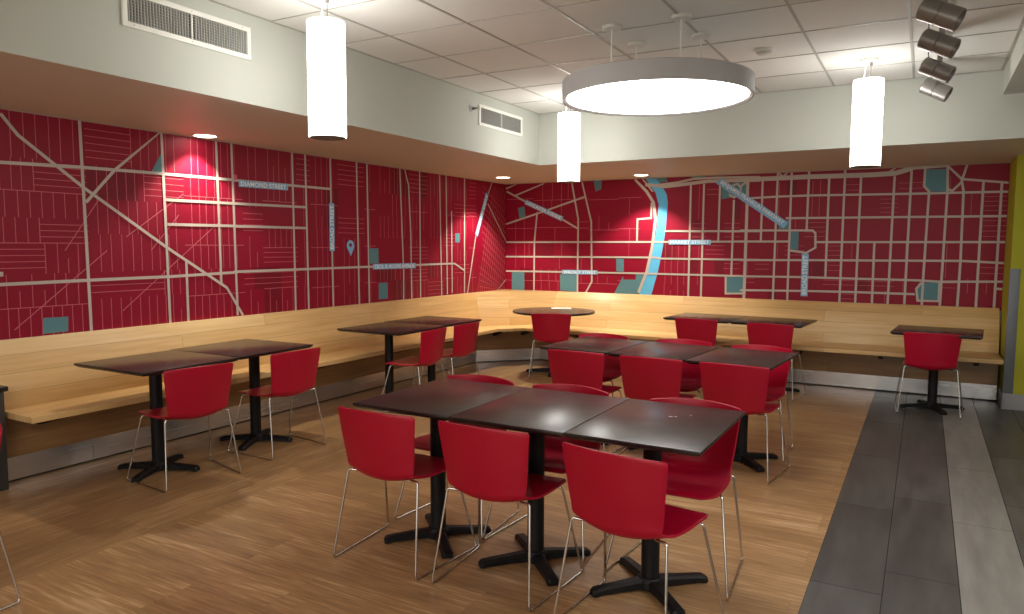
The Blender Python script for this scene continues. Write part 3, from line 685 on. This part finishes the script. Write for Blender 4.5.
# ------------------------------------------------------------------ hanging lights
def pendant(x, y, z0, label, first=None):
    if first: return dup(first, (x, y, z0), 0, label, 'cylinder pendant lamps')
    t = thing('pendant_lamp', label, 'lamp', (x, y, z0), 0, 'cylinder pendant lamps')
    H, r = .635, .105
    bm = bmesh.new(); add_lathe(bm, [(r, 0), (r, H)], 48, cap=False); add_lathe(bm, [(r - .006, H - .001), (r - .006, .001)], 48, cap=False)
    for f in list(bm.faces): pass
    add_lathe(bm, [(r, 0), (r - .006, .001)], 48, cap=False); add_lathe(bm, [(r, H), (r - .03, H + .004), (.0, H + .004)], 48, cap=False)
    o = obj('lamp_shade', bm, M_glow, t, smooth=True); o['label'] = 'glowing white cylinder shade'
    bm = bmesh.new(); add_lathe(bm, [(r - .004, .0), (r - .004, -.004), (r - .010, -.006), (0, -.006)], 48, cap=False); o = obj('bottom_diffuser', bm, M_lampend, t, smooth=True); o['label'] = 'grey lamp end'
    bm = bmesh.new()
    add_tube(bm, [(0.012, 0, H), (0.012, 0, ZC - z0 - .02)], .0022, 8); obj('cable', bm, M_track, t)
    bm = bmesh.new(); add_tube(bm, [(-.035, 0, H), (-.03, 0, H + .05), (-.02, 0, ZC - z0 - .02)], .004, 8); obj('power_cord', bm, M_white, t)
    bm = bmesh.new(); add_lathe(bm, [(.012, H + .004), (.012, H + .03), (.006, H + .04)], 16); obj('cable_grip', bm, M_track, t)
    bm = bmesh.new(); add_lathe(bm, [(.064, ZC - z0 - .022), (.068, ZC - z0 - .016), (.068, ZC - z0 - .0005)], 32); obj('ceiling_canopy', bm, M_white, t, smooth=True)
    bm = bmesh.new(); add_lathe(bm, [(.013, ZC - z0 - .05), (.013, ZC - z0 - .021)], 16); c = obj('cable_grip', bm, M_track, t); c.location.x = .012
    return t
ZP = 2.158
p1 = pendant(-.425, 6.18, ZP, 'white glowing cylinder pendant lamp hanging at the right in front of the back soffit')
pendant(-2.99, 6.39, ZP, 'white glowing cylinder pendant lamp hanging furthest away near the corner below the ring light', p1)
pendant(-2.99, 3.16, ZP, 'white glowing cylinder pendant lamp hanging at the left, closest to the viewer', p1)
# ring lamp
ZRING = 2.505
rl = thing('disc_pendant_lamp', 'large round disc pendant lamp with grey rim hanging from the ceiling tiles', 'lamp', (-1.585, 4.725, ZRING))
RR, RH = .615, .118
bm = bmesh.new(); add_lathe(bm, [(RR - .012, .002), (RR, 0), (RR, RH), (RR - .01, RH + .006), (0, RH + .008)], 96, cap=False); add_lathe(bm, [(RR - .027, .03), (RR - .027, .011), (RR - .012, .002)], 96, cap=False)
o = obj('lamp_rim', bm, M_ringmetal, rl, smooth=True, angle=50); o['label'] = 'grey metal rim'
bm = bmesh.new(); add_lathe(bm, [(0, .012), (RR - .028, .012)], 96, cap=False); o = obj('diffuser', bm, M_glow_ring, rl, smooth=True); o['label'] = 'glowing white disc'
for dx in (-.226, .226):
    for dy in (-.226, .226):
        bm = bmesh.new(); add_tube(bm, [(dx, dy, RH), (dx, dy, ZC - ZRING - .02)], .0055, 8); obj('stem', bm, M_white, rl)
        bm = bmesh.new(); zz = ZC - ZRING; add_lathe(bm, [(.058, zz - .022), (.062, zz - .018), (.062, zz - .0005)], 32, Matrix.Translation((dx, dy, 0))); obj('ceiling_canopy', bm, M_offwhite, rl, smooth=True)
# recessed downlights (lens + trim) with real spot lamps
DL = [(-5.045, 3.95, 'recessed round downlight at the left throwing a bright red pool on the mural', 1.0),
      (-4.72, 8.12, 'recessed round downlight above the corner of the bench', 1.0),
      (-3.05, 8.60, 'recessed round downlight above the river on the back mural', 1.0)]
def spot(x, y, z, energy, size=110, blend=.7, col=(1, .86, .68), tilt=(0, 0, 0)):
    l = bpy.data.lights.new('spot', 'SPOT'); l.energy = energy; l.spot_size = R(size); l.spot_blend = blend; l.color = col; l.shadow_soft_size = .05
    o = bpy.data.objects.new('downlight_beam', l); COL.objects.link(o); o.location = (x, y, z); o.rotation_euler = tilt; return o
for i, (x, y, lab, e) in enumerate(DL):
    t = thing('downlight', lab, 'lamp', (x, y, ZS), 0, 'recessed downlights')
    bm = bmesh.new(); add_lathe(bm, [(.078, -.001), (.098, -.006), (.1, -.001)], 40, cap=False); obj('trim_ring', bm, M_white, t, smooth=True)
    bm = bmesh.new(); add_lathe(bm, [(0, -.003), (.08, -.003)], 40, cap=False); obj('lens', bm, M_down, t)
for (x, y, lab, e), pw in zip(DL, (58, 92, 90)):
    spot(x, y, ZS - .012, pw, 106, .45, (1, .9, .74))

# ------------------------------------------------------------------ accent spotlights on the ceiling
def spotlight(x, y, label, first=None):
    if first: return dup(first, (x, y, ZC), 0, label, 'accent spotlights in a row')
    t = thing('spotlight', label, 'lamp', (x, y, ZC), 0, 'accent spotlights in a row')
    bm = bmesh.new(); add_lathe(bm, [(.062, -.02), (.066, -.014), (.066, -.0005)], 32); obj('ceiling_canopy', bm, M_offwhite, t, smooth=True)
    bm = bmesh.new(); add_box(bm, -.016, .016, -.012, .012, -.19, -.018); obj('stem', bm, M_track, t, bevel=.003)
    ax = Vector((.84, -.12, -.46)).normalized(); sd = ax.cross(Vector((0, 0, 1))).normalized(); up = sd.cross(ax)
    mt = Matrix((( sd.x, up.x, ax.x, -0.015), (sd.y, up.y, ax.y, 0), (sd.z, up.z, ax.z, -.225), (0, 0, 0, 1)))
    r = .0575
    bm = bmesh.new(); add_lathe(bm, [(0, -.098), (r - .010, -.098), (r, -.090), (r, -.006), (r - .004, -.003), (r - .004, .001)], 40, mt, cap=False)
    h = obj('lamp_housing', bm, M_track, t, smooth=True)
    bm = bmesh.new(); add_lathe(bm, [(r - .004, .001), (r, .004), (r, .098), (r - .004, .10), (r - .007, .096), (r - .010, .05), (0, .045)], 40, mt, cap=False, mi=0)
    for f in bm.faces:
        pass
    o = obj('snoot', bm, [M_track], t, smooth=True); o['label'] = 'front sleeve of the spotlight'
    bm = bmesh.new(); add_lathe(bm, [(r - .012, .06), (0, .06)], 32, mt, cap=False); o = obj('lens', bm, M_dark_hole, t); o['label'] = 'dark unlit lens'
    bm = bmesh.new(); add_tube(bm, fillet([(-.03, .0, -.02), (-.075, .0, -.10), (-.05, 0, -.20)], .05, 6), .003, 8); o = obj('power_cord', bm, M_toe, t)
    return t
s1 = spotlight(0.028, 4.37, 'bronze grey cylinder spotlight nearest the viewer, cut by the top edge of the photo')
for y, lab in ((4.99, 'bronze grey cylinder spotlight, second from the viewer in the row of four'), (5.72, 'bronze grey cylinder spotlight, third from the viewer in the row of four'), (6.42, 'bronze grey cylinder spotlight furthest from the viewer, lowest of the four in the photo')):
    spotlight(.028, y, lab, s1)
# smoke detector, sprinkler
t = thing('smoke_detector', 'small white smoke detector on the ceiling right of the disc lamp', 'smoke detector', (-1.065, 5.53, ZC))
bm = bmesh.new(); add_lathe(bm, [(.0, -.042), (.03, -.042), (.045, -.034), (.05, -.02), (.062, -.018), (.064, -.0005)], 32); obj('body', bm, M_offwhite, t, smooth=True)
bm = bmesh.new(); add_lathe(bm, [(.046, -.034), (.052, -.028), (.052, -.024), (.05, -.0195)], 32, cap=False); obj('vent_ring', bm, M_louver, t, smooth=True)
mt = Matrix.Rotation(R(90), 4, 'Y')
t = thing('sprinkler', 'small dark sidewall sprinkler beside the farther vent', 'sprinkler', (SX, 5.72, 2.79))
bm = bmesh.new(); add_lathe(bm, [(.036, .0005), (.036, .003), (.02, .012), (.014, .013)], 24, mt); obj('escutcheon', bm, M_ringmetal, t, smooth=True)
bm = bmesh.new(); add_lathe(bm, [(.012, .01), (.012, .045), (.007, .05), (.007, .075)], 16, mt); add_box(bm, .075, .079, -.02, .02, -.016, .018); add_tube(bm, [(.04, -.012, 0), (.06, -.018, 0), (.077, -.004, 0)], .003, 6); add_tube(bm, [(.04, .012, 0), (.06, .018, 0), (.077, .004, 0)], .003, 6)
obj('sprinkler_head', bm, M_track, t, smooth=True)
# vents
def vent(y0, y1, z0, z1, label, tilt=.35, th=.0019):
    t = thing('air_vent', label, 'vent', (SX, (y0 + y1) / 2, (z0 + z1) / 2), 0, 'air vents in the left soffit')
    W, Hh = (y1 - y0) / 2, (z1 - z0) / 2; b = .028
    bm = bmesh.new()
    for (a0, a1, c0, c1) in ((-W, W, -Hh, -Hh + b), (-W, W, Hh - b, Hh), (-W, -W + b, -Hh + b, Hh - b), (W - b, W, -Hh + b, Hh - b), (-.005, .005, -Hh + b, Hh - b)):
        add_box(bm, .0005, .012, a0, a1, c0, c1)
    o = obj('frame', bm, M_white, t, bevel=.0015); o['label'] = 'white vent frame'
    bm = bmesh.new(); add_box(bm, .0005, .002, -W + b, W - b, -Hh + b, Hh - b); obj('backing', bm, M_dark_hole, t)
    bm = bmesh.new(); n = 44
    for i in range(n):
        y = -W + b + (i + .5) * (2 * W - 2 * b) / n
        if abs(y) < .009: continue
        vs = add_box(bm, .003, .011, y - th, y + th, -Hh + b, Hh - b)
        for v in vs: v.co.y += (v.co.x - .007) * tilt
    for i in range(9):
        z = -Hh + b + (i + .5) * (2 * Hh - 2 * b) / 9
        add_box(bm, .0025, .0045, -W + b, W - b, z - .0012, z + .0012)
    o = obj('louvers', bm, M_louver, t)
    for a in (-W * .85, 0, W * .85):
        for c in (-Hh + b * .5, Hh - b * .5):
            bm = bmesh.new(); add_lathe(bm, [(.004, .012), (.004, .0132), (.002, .0138)], 10, Matrix.Translation((0, a, c)) @ mt); obj('screw', bm, M_louver, t)
    return t
vent(2.381, 3.206, 2.672, 2.866, 'white rectangular air vent in the left soffit, near the top left corner of the photo')
vent(5.84, 6.672, 2.660, 2.853, 'white rectangular air vent in the left soffit near the corner, beside the sprinkler', -.9, .0028)

# ------------------------------------------------------------------ light
def area(x, y, z, sx, sy, e, col=(1, .97, .93), rot=(0, 0, 0)):  # soft fill lamps, added out of view to brighten the room
    l = bpy.data.lights.new('area', 'AREA'); l.shape = 'RECTANGLE'; l.size = sx; l.size_y = sy; l.energy = e; l.color = col
    o = bpy.data.objects.new('fill_area_light', l); COL.objects.link(o); o.location = (x, y, z); o.rotation_euler = rot; return o
area(-1.0, -1.6, ZC - .02, 2.4, 1.2, 45)
area(1.9, 2.5, 2.74, .6, 2.4, 45)
area(-1.0, ROOM_Y + .05, 1.5, 5.5, 2.2, 80, (1, .985, .96), (R(-90), 0, 0))  # added fill in front of the rear wall, no fixture there
w = bpy.data.worlds.new('world'); scene.world = w; w.use_nodes = True
w.node_tree.nodes['Background'].inputs[0].default_value = (.9, .92, 1, 1); w.node_tree.nodes['Background'].inputs[1].default_value = .02

# ------------------------------------------------------------------ camera
yaw, pi_, ro = R(29.4148), R(4.8285), R(-.2475)
fwd = Vector((-math.sin(yaw) * math.cos(pi_), math.cos(yaw) * math.cos(pi_), -math.sin(pi_)))
rt_ = Vector((math.cos(yaw), math.sin(yaw), 0)); dn = fwd.cross(rt_)
r2 = rt_ * math.cos(ro) + dn * math.sin(ro); d2 = -rt_ * math.sin(ro) + dn * math.cos(ro)
cam = bpy.data.cameras.new('camera'); cam.sensor_width = 36; cam.lens = 729.95 / 1024 * 36; cam.clip_start = .05
co = bpy.data.objects.new('camera', cam); COL.objects.link(co)
co.matrix_world = Matrix(((r2.x, -d2.x, -fwd.x, 0), (r2.y, -d2.y, -fwd.y, 0), (r2.z, -d2.z, -fwd.z, 1.55), (0, 0, 0, 1)))
scene.camera = co
scene.view_settings.view_transform = 'Standard'; scene.view_settings.look = 'None'
scene.view_settings.exposure = 0.82; scene.view_settings.gamma = 1.0
scene.cycles.use_denoising = True
scene.cycles.max_bounces = 8; scene.cycles.diffuse_bounces = 5; scene.cycles.sample_clamp_indirect = 6
